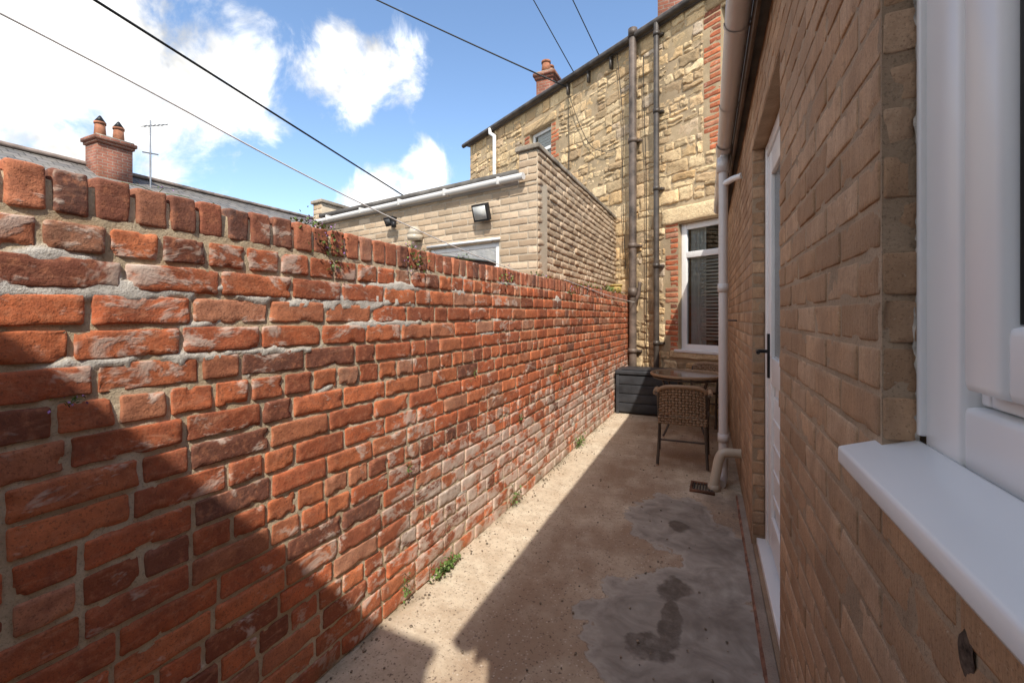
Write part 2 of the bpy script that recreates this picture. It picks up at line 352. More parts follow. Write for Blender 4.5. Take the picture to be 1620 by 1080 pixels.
# ------------------------------------------------------------ GROUND
def sheet(name,x0,x1,y0,y1,z,mat,nx=1,ny=1,amp=0):
    X,Y=np.meshgrid(np.linspace(x0,x1,nx+1),np.linspace(y0,y1,ny+1),indexing='ij'); Z=z+0*X
    if amp: Z=Z+amp*fbm(np.stack([X*2.2,Y*2.2,0*X],-1),3)+amp*.35*fbm(np.stack([X*14,Y*14,0*X],-1),2)
    I=np.arange((nx+1)*(ny+1)).reshape(nx+1,ny+1); F=np.stack([I[:-1,:-1],I[1:,:-1],I[1:,1:],I[:-1,1:]],-1).reshape(-1,4)
    return mk(name,np.stack([X,Y,Z],-1).reshape(-1,3),F,mat,None,True)
sheet('ground',-400,400,-400,400,-.02,simple('ground_tarmac',(.11,.105,.10),.95,0,.3,1,.3))
sheet('concrete_yard',-1.42,.40,-1.6,7.9,.0,CON,95,470,.008)

# ------------------------------------------------------------ RED WALL
g=group('brick_boundary_wall')
RW=Fr((-1.4,-1.5),(0,1),(1,0)); LEN=9.08; TOP=1.635; CH=.0861
rects=courses(0,LEN,0,TOP,CH,.242,.0115,(),5,.05)
near=[r for r in rects if 1.6<r[1] and r[0]<4.7]; far=[r for r in rects if r not in near]
blocks('bricks_near',near,RW,RED,g,nu=16,nv=7,e=.0028,depth=.0055,amp=.0034,jit=.0028,tilt=.0016,wave=.012,chipk=4.5)
blocks('bricks_far',far,RW,RED,g,nu=6,nv=3,e=.004,depth=.006,amp=.0028,jit=.0028,tilt=.0015,wave=.012)
def mortar_grid():
    ns,nz=900,180; s=np.linspace(0,LEN,ns+1); z=np.linspace(0,TOP+.01,nz+1); Sg,Zg=np.meshgrid(s,z,indexing='ij')
    P=np.stack([Sg,Zg,0*Sg],-1); h=-.0025+.0028*fbm(P*45,3)+.002*fbm(P*6,2)
    y=Sg-1.5; zw=Zg-.012*vnoise(np.stack([Sg*.9,Zg*.8,0*Sg+7],-1))
    jo=1-np.abs(((zw/CH+.5)%1)-.5)*2
    reg=np.exp(-((Zg-1.47)/.075)**2)*np.clip((2.4-y)/.9,0,1)+.8*np.exp(-((Zg-1.25)/.08)**2)*np.clip((1.4-y)/.5,0,1)
    n1=fbm(P*np.array([3.0,14,1])+11,4)+.4*fbm(P*34,2)
    b1=np.clip((reg*1.0+n1*.9+.38*jo-1.16)*.05,0,.0075)
    reg2=np.clip((Zg-.9)/.5,0,1)*.20+np.exp(-((Zg-.45)/.3)**2)*np.clip((y-2)/.8,0,1)*.22
    b2=np.clip((reg2+fbm(P*np.array([4,11,1])+41,4)*.9+.25*jo-.70)*.05,0,.0070)
    bb=np.maximum(b1,b2); h=h+bb
    V=RW.P(Sg,Zg,h).reshape(-1,3); I=np.arange(V.shape[0]).reshape(ns+1,nz+1)
    F=np.stack([I[:-1,:-1],I[1:,:-1],I[1:,1:],I[:-1,1:]],-1).reshape(-1,4)
    if RW.flip: F=F[:,::-1]
    C=np.ones((V.shape[0],4)); C[:,0]=np.clip(bb/.005,0,1).ravel()
    mk('mortar',V,F,MORT,g,True,C)
mortar_grid()
wbox('wall_core',-1.63,-1.425,-1.5,7.7,0,1.62,STOM,g)
items=[];y=-1.48
while y<7.5:
    w=.068+random.uniform(-.004,.004)
    hh=.104+random.uniform(-.003,.003)
    items.append((-1.511+random.uniform(-.003,.003),y+w/2,TOP+hh/2+.003+.003*math.sin(y*2.1),.226,w,hh,random.uniform(-.025,.025))); y+=w+.0105+random.uniform(0,.004)
rough_boxes('coping_bricks',items,COPB,g,10,.0055,.12)
def ridge():
    ns=1100; s=np.linspace(-1.5,7.6,ns); prof=[(-1.615,TOP-.02),(-1.61,TOP+.07),(-1.56,TOP+.090),(-1.45,TOP+.090),(-1.410,TOP+.080),(-1.405,TOP-.01),(-1.42,TOP-.03)]
    V=[]
    for i,(x,z) in enumerate(prof):
        P=np.stack([s*16,0*s+i*2.3,0*s],-1); n=fbm(P,3); V.append(np.stack([x+n*.005,s,z+n*.010],-1))
    V=np.stack(V,1); k=len(prof); I=np.arange(ns*k).reshape(ns,k); F=np.stack([I[:-1,:-1],I[:-1,1:],I[1:,1:],I[1:,:-1]],-1).reshape(-1,4)
    C=np.zeros((ns*k,4)); mk('coping_mortar',V.reshape(-1,3),F,MORT,g,True,C)
ridge()

# ------------------------------------------------------------ STONE HOUSE
g=group('stone_house')
SH=Fr((-1.4,7.6),(.870,-.493),(-.493,-.870))
EZ=5.95
ops=[(.95,1.95,.89,2.79),(-2.74,-2.02,4.35,5.38),(1.62,2.6,3.75,5.72),(-5.0,-4.2,1.,2.2)]
zones=[(.72,.95,.85,2.79),(1.95,2.18,.85,2.79),(.68,2.22,2.79,3.03),(-3.02,-2.74,4.2,5.38),(-2.02,-1.78,4.2,5.38),(-3.0,-1.8,5.38,5.6),(1.36,1.62,3.75,5.72),(2.6,2.9,3.7,5.72),(.8,2.1,.75,.89)]
R=[];z=0
while z<EZ-.03:
    h=random.choice([.11,.13,.15,.18,.2,.23])
    if z+h>EZ-.10: h=EZ-z
    s=-5.35-random.random()*.2
    while s<4.2:
        l=random.uniform(.12,.40)*(1.05 if h>.17 else .9)
        zz=[(z,z+h)]
        if h>.14 and random.random()<.4: t=random.uniform(.36,.64)*h; zz=[(z,z+t),(z+t,z+h)]
        for za,zb in zz:
            cuts=[(o[0],o[1]) for o in ops+zones if o[3]>za+.04 and o[2]<zb-.04]
            sp=[(s,s+l)]
            if len(zz)==2 and random.random()<.4 and l>.3: q=random.uniform(.4,.6)*l; sp=[(s,s+q),(s+q,s+l)]
            for sa,sb in sp:
                for a,b in sub((max(sa,-5.35),min(sb,4.2)),cuts):
                    if b-a>.05:
                        m=random.uniform(.008,.018); R.append((a+m/2,b-m/2,za+m/2,zb-m/2))
        s+=l
    z+=h
blocks('stonework',R,SH,STO,g,nu=8,nv=6,e=.009,depth=.016,amp=.016,jit=.016,tilt=.008,wave=.06,back=.02,chipk=2)
backing('mortar',SH,-5.35,4.2,0,EZ,ops,STOM,g,n=.005,thick=.35)
for i,(a,b,c,d) in enumerate([zones[0],zones[1],zones[3],zones[4],zones[6],zones[7]]):
    rr=[];z=c;k=0
    while z<d-.03:
        w=b-a; ex=.09 if k%6<3 else 0
        if i in(0,2,4): rr.append((a+ex,b-.004,z+.005,z+.075)) 
        else: rr.append((a+.004,b-ex,z+.005,z+.075))
        z+=.083;k+=1
    blocks('brick_quoins_%d'%i,rr,SH,QRED,g,nu=5,nv=3,e=.005,depth=.010,amp=.004,jit=.004)
blocks('stone_lintels',[(.66,2.24,2.80,3.05),(-2.95,-1.85,5.39,5.58),(.80,2.12,.76,.885),(1.4,2.8,5.73,5.92),(-2.85,-1.9,4.24,4.34)],SH,STO,g,nu=20,nv=6,e=.012,depth=.035,amp=.009,jit=.006)
def sash(pref,fr,o,dp,parent,split=None,w=.06,mull=None,curtain=False):
    a,b,c,d=o
    box(pref+'frame_left',fr,a,a+w,c,d,-dp-.05,-dp,UPVC,parent,.006); box(pref+'frame_right',fr,b-w,b,c,d,-dp-.05,-dp,UPVC,parent,.006)
    box(pref+'frame_bottom',fr,a+w,b-w,c,c+w,-dp-.05,-dp-.002,UPVC,parent,.006); box(pref+'frame_top',fr,a+w,b-w,d-w,d,-dp-.05,-dp-.002,UPVC,parent,.006)
    if split: box(pref+'transom',fr,a+w,b-w,split-w*.5,split+w*.5,-dp-.05,-dp+.006,UPVC,parent,.006)
    if mull: box(pref+'mullion',fr,mull-w*.4,mull+w*.4,c+w,(split-w*.5) if split else d-w,-dp-.05,-dp+.003,UPVC,parent,.006)
    p=[fr.P(x,z,-dp-.03) for x,z in ((a+w*.9,c+w*.9),(b-w*.9,c+w*.9),(b-w*.9,d-w*.9),(a+w*.9,d-w*.9))]
    mk(pref+'glass',p,[(0,1,2,3)],GL,parent)
    V=[fr.P(x,z,n) for n in (-dp-.06,-dp-1.2) for x,z in ((a-.05,c-.05),(b+.05,c-.05),(b+.05,d+.05),(a-.05,d+.05))]
    mk(pref+'room',V,[(4,5,6,7),(0,1,5,4),(1,2,6,5),(2,3,7,6),(3,0,4,7)],DARK,parent)
    if curtain:
        for q,(x0,x1) in enumerate(((a+w,a+w+.25*(b-a)),(b-w-.25*(b-a),b-w))):
            xs=np.linspace(x0,x1,40); V=[]
            for x in xs:
                n=-dp-.12+.02*math.sin((x-x0)*110)
                V+= [fr.P(x,c,n),fr.P(x,d,n)]
            F=[(2*i,2*i+2,2*i+3,2*i+1) for i in range(39)]; mk(pref+'curtain_%d'%q,V,F,CURT,parent,True)
sash('ground_window_',SH,ops[0],.07,g,split=2.32,w=.09,curtain=True)
sash('upper_window_',SH,ops[1],.08,g,w=.07,split=4.95)
sash('side_window_',SH,ops[2],.10,g,w=.06,split=4.8)
sash('hidden_window_',SH,ops[3],.10,g,w=.06)
box('ground_window_sill',SH,.90,2.0,.86,.9,-.09,.05,UPVC,g,.005)
for k in range(14): box('blind_slat_%d'%k,SH,-2.66,-2.10,4.4+k*.065,4.45+k*.065,-.17,-.16,CURT,g)
for k in range(26): box('kitchen_blind_slat_%d'%k,SH,1.2,1.75,1.05+k*.05,1.08+k*.05,-.19,-.18,CURT,g)
box('fascia',SH,-5.45,4.3,EZ,EZ+.06,-.3,.06,IRON,g)
tube('eaves_gutter',[SH.P(-5.55,EZ+.03,.11),SH.P(4.3,EZ+.03,.11)],.055,IRON,g)
def slab(name,fr,s0,s1,za,na,zb,nb,t,mat,parent):
    return hexa(name,[fr.P(a,z+dz,n) for a in (s0,s1) for (z,n) in ((za,na),(zb,nb)) for dz in (0,t)],mat,parent)
slab('roof_front',SH,-5.5,4.4,EZ+.07,.10,EZ+2.45,-4.2,.04,SLATE,g); slab('roof_back',SH,-5.5,4.4,EZ+.07,-8.5,EZ+2.45,-4.2,.04,SLATE,g)
W2=[SH.P(a,z,n) for a in(-5.35,) for z,n in ((0,-.3),(0,-8.3),(EZ,-8.3),(EZ+2.3,-4.2),(EZ,-.3))]
bm=bmesh.new(); bm.faces.new([bm.verts.new(v) for v in W2]); me=bpy.data.meshes.new('gable'); bm.to_mesh(me); bm.free(); me.materials.append(STOM); o=bpy.data.objects.new('gable_wall',me); COL.objects.link(o); o.parent=g
def chimney(pref,x,y,z0,z1,wx,wy,npots,parent,mat=REDT,ph=.45,cowl=False):
    wbox(pref+'stack',x-wx/2,x+wx/2,y-wy/2,y+wy/2,z0,z1-.22,mat,parent)
    wbox(pref+'corbel_a',x-wx/2-.04,x+wx/2+.04,y-wy/2-.04,y+wy/2+.04,z1-.22,z1-.14,mat,parent)
    wbox(pref+'corbel_b',x-wx/2-.08,x+wx/2+.08,y-wy/2-.08,y+wy/2+.08,z1-.14,z1-.05,mat,parent)
    wbox(pref+'cap',x-wx/2-.03,x+wx/2+.03,y-wy/2-.03,y+wy/2+.03,z1-.05,z1,COP,parent)
    for k in range(npots):
        yy=y+(k-(npots-1)/2)*wy/npots*1.05
        cyl(pref+'pot_%d'%k,(x,yy,z1-.02),.14,ph,POT,parent,.11); cyl(pref+'pot_rim_%d'%k,(x,yy,z1+ph-.08),.135,.06,POT,parent)
        if cowl: cyl(pref+'pot_cowl_%d'%k,(x,yy,z1+ph-.02),.13,.18,BLK,parent,.02)
chimney('chimney_',-4.55,12.1,6.5,8.40,.5,.55,2,g,ph=.35)
chimney('near_chimney_',-.75,10.2,6.5,8.95,.9,.9,2,g)
def drain(pref,s,r,ztop,mat,zb=.0,n=.12,par=g,z0=.9,st=1.75):
    p=lambda z,nn=n:SH.P(s,z,nn)
    tube(pref+'pipe',[p(zb),p(ztop)],r,mat,par,res=6)
    z=zb+z0
    while z<ztop:
        q=p(z); cyl(pref+'collar_%.1f'%z,(q[0],q[1],z),r*1.2,.07,mat,par); box(pref+'lug_%.1f'%z,SH,s-r*1.7,s+r*1.7,z+.015,z+.05,.01,.07,mat,par,.004); z+=st
drain('soil_',.18,.062,6.0,IRONB,z0=.8,st=1.72); drain('rain_',.64,.043,5.95,IRON,z0=.95,st=1.2)
q=SH.P(.18,0,.12); cyl('soil_vent',(q[0],q[1],5.98),.075,.12,IRONB,g)
cyl('soil_joint',(q[0],q[1],1.72),.078,.14,IRONB,g)
tube('side_branch',[SH.P(.18,1.55,.12),SH.P(.30,1.75,.12),SH.P(.30,1.95,.09)],.03,IRONB,g)
tube('white_rain_pipe',[SH.P(-4.15,5.97,.14),SH.P(-4.15,5.85,.14),SH.P(-4.02,5.75,.1),SH.P(-4.02,3.0,.1)],.045,UPVC,g,res=6)
for k,e_ in enumerate([[( -1.45,5.85),(-1.40,4.9),(-1.43,4.0),(-1.38,3.0)],[(-.2,5.9),(-.12,5.2),(-.05,4.5),(-.1,3.6),(-.02,2.2)],[(-1.45,5.8),(-1.0,4.6),(-.45,4.25),(-.2,4.3)],[(.35,5.6),(.36,4.6),(.42,3.6),(.40,.3)]]):
    tube('wall_cable_%d'%k,[SH.P(a,b,.065) for a,b in e_],.006,WIRE,g,bez=True)
for k,s in enumerate((-1.45,-.9,-.35)): box('eaves_bracket_%d'%k,SH,s,s+.03,5.7,5.92,.03,.1,IRON,g)

# ------------------------------------------------------------ NEIGHBOUR BRICK OUTBUILDING
g=group('brick_outbuilding')
NF=Fr((-1.64,4.07),(-.987,.162),(-.162,-.987)); NS=Fr((-1.64,4.07),(0,1),(1,0))
op=(.47,1.50,1.125,2.20)
fr_rects=courses(.0,3.9,0,2.74,.075,.225,.010,[op])
fr_rects+=courses(.0,.225,2.745,3.06,.075,.225,.010); fr_rects+=courses(3.68,3.9,2.745,3.06,.075,.225,.010)
blocks('front_bricks',fr_rects,NF,BEI,g,nu=4,nv=2,e=.004,depth=.005,amp=.002,jit=.0015,tilt=.001)
backing('front_mortar',NF,.003,3.9,0,2.74,[op],BEIM,g,n=0,thick=.2)
def skew(name,s0,s1,yend,z0,z1,mat,n=0,bev=0):
    a=NF.P(s0,0,n); b=NF.P(s1,0,n)
    hexa(name,[np.array([p[0],yy,z]) for p in (a,b) for yy in (p[1],yend) for z in (z0,z1)],mat,g,bev)
skew('parapet_side',.003,.22,7.68,0,3.058,BEIM,-.002)
skew('parapet_far',3.68,3.9,8.6,2.74,3.058,BEIM)
blocks('side_bricks',courses(0.0,3.62,0,3.06,.075,.225,.011),NS,BEI,g,nu=4,nv=2,e=.006,depth=.012,amp=.005,jit=.002,tilt=.004)
skew('side_coping',-.03,.25,7.66,3.062,3.11,COP,.03,.008); skew('far_coping',3.65,3.93,8.6,3.062,3.11,COP,.03,.008)
a=NF.P(.22,0,.05);b=NF.P(3.68,0,.05)
hexa('flat_roof',[np.array([p[0],yy,zz+dz]) for p in (a,b) for yy,zz in ((p[1],2.83),(7.9,2.93)) for dz in (0,.05)],FELT,g)
box('fascia',NF,.225,3.67,2.745,2.83,-.05,.012,OBW,g)
tube('gutter',[NF.P(.12,2.79,.07),NF.P(3.72,2.765,.07)],.036,OBW,g,res=6)
for k in range(5): box('gutter_bracket_%d'%k,NF,.4+k*.75,.43+k*.75,2.748,2.825,.01,.108,OBW,g,.004)
sash('window_',NF,op,.03,g,w=.065,split=1.9,mull=1.0)
box('window_head_trim',NF,.45,1.52,2.20,2.225,-.01,.02,UPVC,g)
def flood(pref,s,z,w,h,par,face,body):
    box(pref+'bracket',NF,s-.02,s+.02,z-.02,z+.06,.0,.09,BLK,par)
    c=[NF.P(a,zz-t*.4,nn+t) for a in (s-w/2,s+w/2) for (zz,nn) in ((z-h/2,.05),(z+h/2,.10)) for t in (0,.05)]
    hexa(pref+'housing',c,body,par,.006)
    c2=[NF.P(a,zz-.02-t*.4,nn+t-.003) for a in (s-w/2+.02,s+w/2-.02) for (zz,nn) in ((z-h/2+.02,.106),(z+h/2-.02,.148)) for t in (0,.004)]
    hexa(pref+'lens',c2,face,par)
fl=group('floodlight'); flood('',.63,2.50,.2,.17,fl,simple('lamp_lens',(.55,.55,.52),.3),BLK)
fl=group('security_light'); flood('',2.08,2.58,.13,.1,fl,simple('lamp_lens_dark',(.1,.1,.1),.3),BLK)
p=NF.P(2.0,2.53,.1); cyl('sensor',(p[0],p[1],2.49),.03,.07,BLK,fl)
sb=group('alarm_bell_box'); p=NF.P(1.66,2.36,.07); cyl('dome',(p[0],p[1],2.36),.10,.1,TANP,sb,.05); cyl('base',(p[0],p[1],2.30),.085,.06,TANP,sb,.10); box('bracket',NF,1.6,1.72,2.3,2.4,0,.05,TANP,sb,.004)

# ------------------------------------------------------------ RIGHT EXTENSION
g=group('brick_extension')
RX=Fr((.270,-.75),(-.025,1),(-1,-.025))
WE=1.628
DS=2.69
win=(.35,WE,1.128,2.331); door=(DS,3.80,.0,2.406)
ER=2.74
rr=courses(0,7.42,.0,ER,.0752,.232,.0085,[win,door])
nearr=[r for r in rr if r[0]<2.7]; farr=[r for r in rr if r[0]>=2.7]
blocks('bricks_near',nearr,RX,TAN,g,nu=12,nv=5,e=.0025,depth=.0026,amp=.0022,jit=.0014,tilt=.0008,chipk=4)
blocks('bricks_far',farr,RX,TAN,g,nu=4,nv=2,e=.003,depth=.0028,amp=.0016,jit=.0012,tilt=.0006)
backing('mortar',RX,0,7.42,0,ER,[win,door],TANM,g,n=.0,thick=.25)
def jamb(name,s,z0,z1,dep,sgn):
    base=RX.P(s,0,0); fr=Fr(base[:2],-RX.N[:2],RX.D[:2]*sgn)
    R=[];z=z0
    while z<z1-.03: R.append((.001,dep,z+.004,min(z+.071,z1))); z+=.0752
    blocks(name,R,fr,TAN,g,nu=5,nv=5,e=.002,depth=.003,amp=.003,jit=.0018)
jamb('window_jamb_bricks',WE,1.2032,2.331,.048,-1); jamb('door_jamb_bricks',3.80,.0752,2.406,.065,-1)
box('window_sealant',RX,WE-.017,WE-.005,1.22,2.33,-.058,-.040,UPVC,g,.003)
V=[];F=[]
zs=np.linspace(1.21,2.33,220)
for z in zs:
    wd=.003+max(0,.005*float(vnoise(np.array([z*22,1.3,0])))+.004*float(vnoise(np.array([z*110,4.3,0]))))
    V+=[RX.P(WE-.0068,z,-.044),RX.P(WE-.0068,z,-.044+wd)]
F=[(2*i,2*i+1,2*i+3,2*i+2) for i in range(len(zs)-1)]
mk('old_paint_edge',V,F,simple('flaking_paint',(.55,.50,.43),.8,0,.4,40,.6),g)
D0=-.048
def wb(n,s0,s1,z0,z1,a,b,bev=.006): return box('window_'+n,RX,s0,s1,z0,z1,a,b,UPVC,g,bev)
e0=WE-.010
wb('outer_right',e0-.105,e0,1.20,2.33,D0-.07,D0,.009); wb('outer_left',.36,.45,1.20,2.33,D0-.07,D0)
wb('outer_bottom',.45,e0-.105,1.20,1.285,D0-.07,D0-.002,.009); wb('outer_top',.45,e0-.105,2.25,2.33,D0-.07,D0-.002)
wb('bead_right',e0-.13,e0-.107,1.287,2.25,D0-.06,D0-.018,.005); wb('bead_bottom',.45,e0-.13,1.287,1.305,D0-.06,D0-.018,.005)
wb('sash_right',e0-.215,e0-.132,1.307,2.24,D0-.06,D0+.010,.012); wb('sash_left',.47,.54,1.307,2.24,D0-.06,D0+.010,.01)
wb('sash_bottom',.54,e0-.215,1.307,1.39,D0-.06,D0+.008,.012); wb('sash_top',.54,e0-.215,2.17,2.24,D0-.06,D0+.008)
GAS=simple('rubber_gasket',(.05,.05,.05),.6)
box('window_gasket',RX,e0-.219,e0-.2155,1.391,2.17,D0-.055,D0-.004,GAS,g)
wb('glazing_bead',e0-.24,e0-.220,1.392,2.17,D0-.055,D0-.01,.005); wb('glazing_bead_b',.54,e0-.24,1.392,1.415,D0-.055,D0-.01,.005)
p=[RX.P(x,z,D0-.03) for x,z in ((.5,1.33),(e0-.22,1.33),(e0-.22,2.22),(.5,2.22))]; mk('window_glass',p,[(0,1,2,3)],GL,g)
V=[RX.P(x,z,n) for n in (-.14,-1.5) for x,z in ((.3,1.1),(1.7,1.1),(1.7,2.4),(.3,2.4))]
mk('window_room',V,[(4,5,6,7),(0,1,5,4),(1,2,6,5),(2,3,7,6),(3,0,4,7)],simple('room_grey',(.14,.145,.145),.9),g)
c=[]
for a in (.28,WE+.035):
    for (z,n) in ((1.212,-.046),(1.182,.050)):
        for t in (-.028,0): c.append(RX.P(a,z+t,n))
hexa('window_sill',c,UPVC,g,.005)
box('sill_bed',RX,.352,WE-.002,1.128,1.18,-.12,-.01,TANM,g)
dn=-.065; d0,d1=DS+.01,3.79
box('door_frame_far',RX,d1-.07,d1,.05,2.40,dn-.07,dn,UPVC,g,.005); box('door_frame_near',RX,d0,d0+.07,.05,2.40,dn-.07,dn,UPVC,g,.005)
box('door_frame_top',RX,d0+.07,d1-.07,2.33,2.40,dn-.07,dn-.002,UPVC,g,.005); box('door_threshold',RX,d0,d1,.03,.07,dn-.06,-.02,UPVC,g,.005)
box('door_step',RX,d0,d1,.0,.03,dn-.06,-.002,TANM,g)
box('door_leaf',RX,d0+.08,d1-.08,.10,2.32,dn-.06,dn-.03,UPVC,g,.004)
for k,(a,b,c_,d) in enumerate([(d0+.08,d0+.19,.10,2.32),(d1-.19,d1-.08,.10,2.32),(d0+.19,d1-.19,.10,.28),(d0+.19,d1-.19,1.02,1.17),(d0+.19,d1-.19,2.19,2.32)]): box('door_stile_%d'%k,RX,a,b,c_,d,dn-.03,dn-.008-.002*(k>1),UPVC,g,.005)
box('door_panel',RX,d0+.23,d1-.23,.34,.96,dn-.031,dn-.018,UPVC,g,.008)
for k in range(4): box('door_rib_%d'%k,RX,d0+.23,d1-.23,.40+k*.14,.42+k*.14,dn-.02,dn-.012,UPVC,g,.003)
box('door_glass',RX,d0+.20,d1-.20,1.18,2.18,dn-.031,dn-.026,simple('frosted_glass',(.16,.19,.2),.15,0,.2,3,.2,.6),g)
box('door_handle_plate',RX,d1-.16,d1-.125,1.05,1.30,dn-.01,dn+.004,BLK,g,.002); tube('door_handle',[RX.P(d1-.143,1.2,dn),RX.P(d1-.143,1.2,dn+.055),RX.P(d1-.26,1.2,dn+.06)],.010,BLK,g)
PC=mat_mortar('plinth_concrete',(.26,.21,.165),(.36,.30,.24),(.22,.17,.13))
def wobble_strip(name,n0,n1,zt,mat,s1=4.6,k=120,a=.004):
    s=np.linspace(0,s1,k); V=[]
    for i,(nn,zz) in enumerate(((n0,zt),(n1,zt*.8),(n1+.004,-.01))):
        n=fbm(np.stack([s*9,0*s+i*3.1+n0*50,0*s],-1),3); V.append(RX.P(s,zz+n*a,nn+n*a*(i>0)))
    V=np.stack(V,1); I=np.arange(k*3).reshape(k,3); F=np.stack([I[:-1,:-1],I[:-1,1:],I[1:,1:],I[1:,:-1]],-1).reshape(-1,4)
    mk(name,V.reshape(-1,3),F,mat,g,False)
wobble_strip('plinth_fillet',.0,.038,.018,PC); wobble_strip('plinth_edge',.038,.048,.014,simple('red_tile_edge',(.26,.13,.085),.9,0,.4,14,.5))
box('soffit',RX,0,7.35,ER+.002,ER+.03,-.2,.045,SOFF,g); box('fascia',RX,0,7.35,ER-.04,ER+.13,.045,.062,SOFF,g,.003)
def half_gutter(name,fr,s0,s1,z,n,r,mat,par):
    A=np.linspace(math.pi,2*math.pi,17); V=[];F=[]
    ring=[(n+r*math.cos(a),z+r*math.sin(a)) for a in A]+[(n+(r-.006)*math.cos(a),z+(r-.006)*math.sin(a)) for a in A[::-1]]
    for s in (s0,s1):
        for nn,zz in ring: V.append(fr.P(s,zz,nn))
    k=len(ring)
    for i in range(k): F.append((i,(i+1)%k,k+(i+1)%k,k+i))
    o=mk(name,V,F,mat,par,True); bm=bmesh.new(); bm.from_mesh(o.data); bmesh.ops.recalc_face_normals(bm,faces=bm.faces); bm.to_mesh(o.data); bm.free(); return o
half_gutter('gutter',RX,0,7.2,2.80,.120,.055,CREAM,g)
for k in range(8): half_gutter('gutter_bracket_%d'%k,RX,.4+k*.9,.43+k*.9,2.80,.120,.060,CREAM,g)
half_gutter('gutter_union',RX,4.72,4.95,2.80,.120,.064,CREAM,g)
slab('roof',RX,0,7.4,ER+.12,.09,ER+.5,-3.2,.05,FELT,g)
wbox('far_side_wall',3.4,3.6,-.75,6,0,2.7,TANM,g)
px,py=.020,4.1
tube('downpipe',[(px,py,.10),(px,py,2.62),(px+.01,py,2.70),(px+.01,py,2.76)],.036,CREAM,g,res=6)
cyl('downpipe_hopper',(px,py,2.60),.047,.12,CREAM,g)
cyl('downpipe_collar',(px,py,1.6),.043,.07,CREAM,g); cyl('downpipe_collar_low',(px,py,.35),.043,.07,CREAM,g)
tube('downpipe_shoe',[(px,py,.14),(px-.005,py-.03,.06),(px-.02,py-.12,.035)],.038,CREAM,g,res=6)
tube('overflow_pipe',[(.155,py-.2,2.50),(.09,py-.1,2.51),(px,py,2.50)],.024,UPVC,g,res=5)
tube('waste_pipe',[(.16,3.98,.30),(.07,3.96,.305),(.01,3.95,.30),(-.015,3.94,.24),(-.035,3.92,.12),(-.055,3.90,.01)],.037,TANP,g,res=6,bez=True)
cyl('waste_collar',(-.05,3.91,.0),.045,.05,TANP,g)
tube('wall_hook',[RX.P(5.3,1.36,0),RX.P(5.3,1.36,.10),RX.P(5.3,1.30,.12)],.008,IRON,g)
bm=bmesh.new(); bmesh.ops.create_uvsphere(bm,u_segments=28,v_segments=14,radius=1)
me=bpy.data.meshes.new('brick_blemish')
for v in bm.verts:
    k=1+.35*float(vnoise(np.array(v.co[:])*2.5)); q=RX.P(1.375+v.co.x*.015*k,1.045+v.co.z*.026*k,.002+v.co.y*.0025); v.co=q
bm.to_mesh(me); bm.free(); me.materials.append(simple('old_sealant_dark',(.17,.12,.09),.9,0,.5,90,1)); o=bpy.data.objects.new('brick_blemish',me); COL.objects.link(o); o.parent=g

g=group('drain_gully')
for k in range(7): wbox('bar_%d'%k,-.20+k*.022,-.189+k*.022,3.82,3.99,.004,.018,IRON,g)
wbox('rim_a',-.225,-.04,3.80,3.82,.0,.022,RUST,g); wbox('rim_b',-.225,-.04,3.99,4.01,.0,.022,RUST,g); wbox('rim_c',-.225,-.205,3.82,3.99,.0,.022,RUST,g)

# structures behind the camera
g=group('yard_outhouse'); wbox('walls',-1.62,.37,-2.4,-1.5,0,3.52,RENDER,g); wbox('roof_slab',-1.64,.385,-2.42,-1.49,3.522,3.59,FELT,g)
wbox('door',-.9,-.1,-1.5,-1.47,0,2.0,IRON,g)
g=group('rear_shade_block'); wbox('walls',.46,4.5,-4,-.76,0,2.85,RENDER,g); wbox('roof',.44,4.6,-4.1,-.755,2.853,2.95,FELT,g)  # unseen block, added to shade the near yard floor

# ------------------------------------------------------------ DISTANT TERRACE
g=group('terraced_house')
for nm,(xa,xb) in {'roof_near':(-12.8,-16),'roof_far':(-19.2,-16)}.items():
    hexa(nm,[np.array((x,y,z+dz)) for y in (-12,40) for (x,z) in ((xa,3.75),(xb,5.55)) for dz in (0,.06)],SLATE,g)
wbox('walls',-19,-13,-12,40,0,3.8,HOUSE,g)
wbox('ridge_tiles',-16.12,-15.88,-12,40,5.58,5.68,simple('ridge_tile',(.26,.20,.17),.8,0,.3,3),g)
pane=simple('pane',(.05,.06,.07),.1)
for k in range(8):
    y=-6+k*5.5; wbox('window_%d'%k,-12.99,-12.95,y,y+1.1,1.6,2.9,UPVC,g); wbox('window_pane_%d'%k,-12.95,-12.94,y+.08,y+1.02,1.68,2.82,pane,g)
chimney('stack_a_',-15.6,6.45,4.5,6.35,.65,.8,2,g,ph=.45,cowl=True)
tube('aerial_mast',[(-15.3,7.3,5.2),(-15.3,7.3,7.2)],.022,STEEL,g)
tube('aerial_boom',[(-15.3,7.1,6.95),(-15.3,7.75,7.25)],.013,STEEL,g)
for k in range(6): yy=7.12+k*.11; zz=6.96+k*.05; tube('aerial_rod_%d'%k,[(-15.5,yy,zz),(-15.1,yy,zz)],.007,STEEL,g)
tube('aerial_lower',[(-15.3,7.1,6.2),(-15.3,7.5,6.25)],.02,STEEL,g)

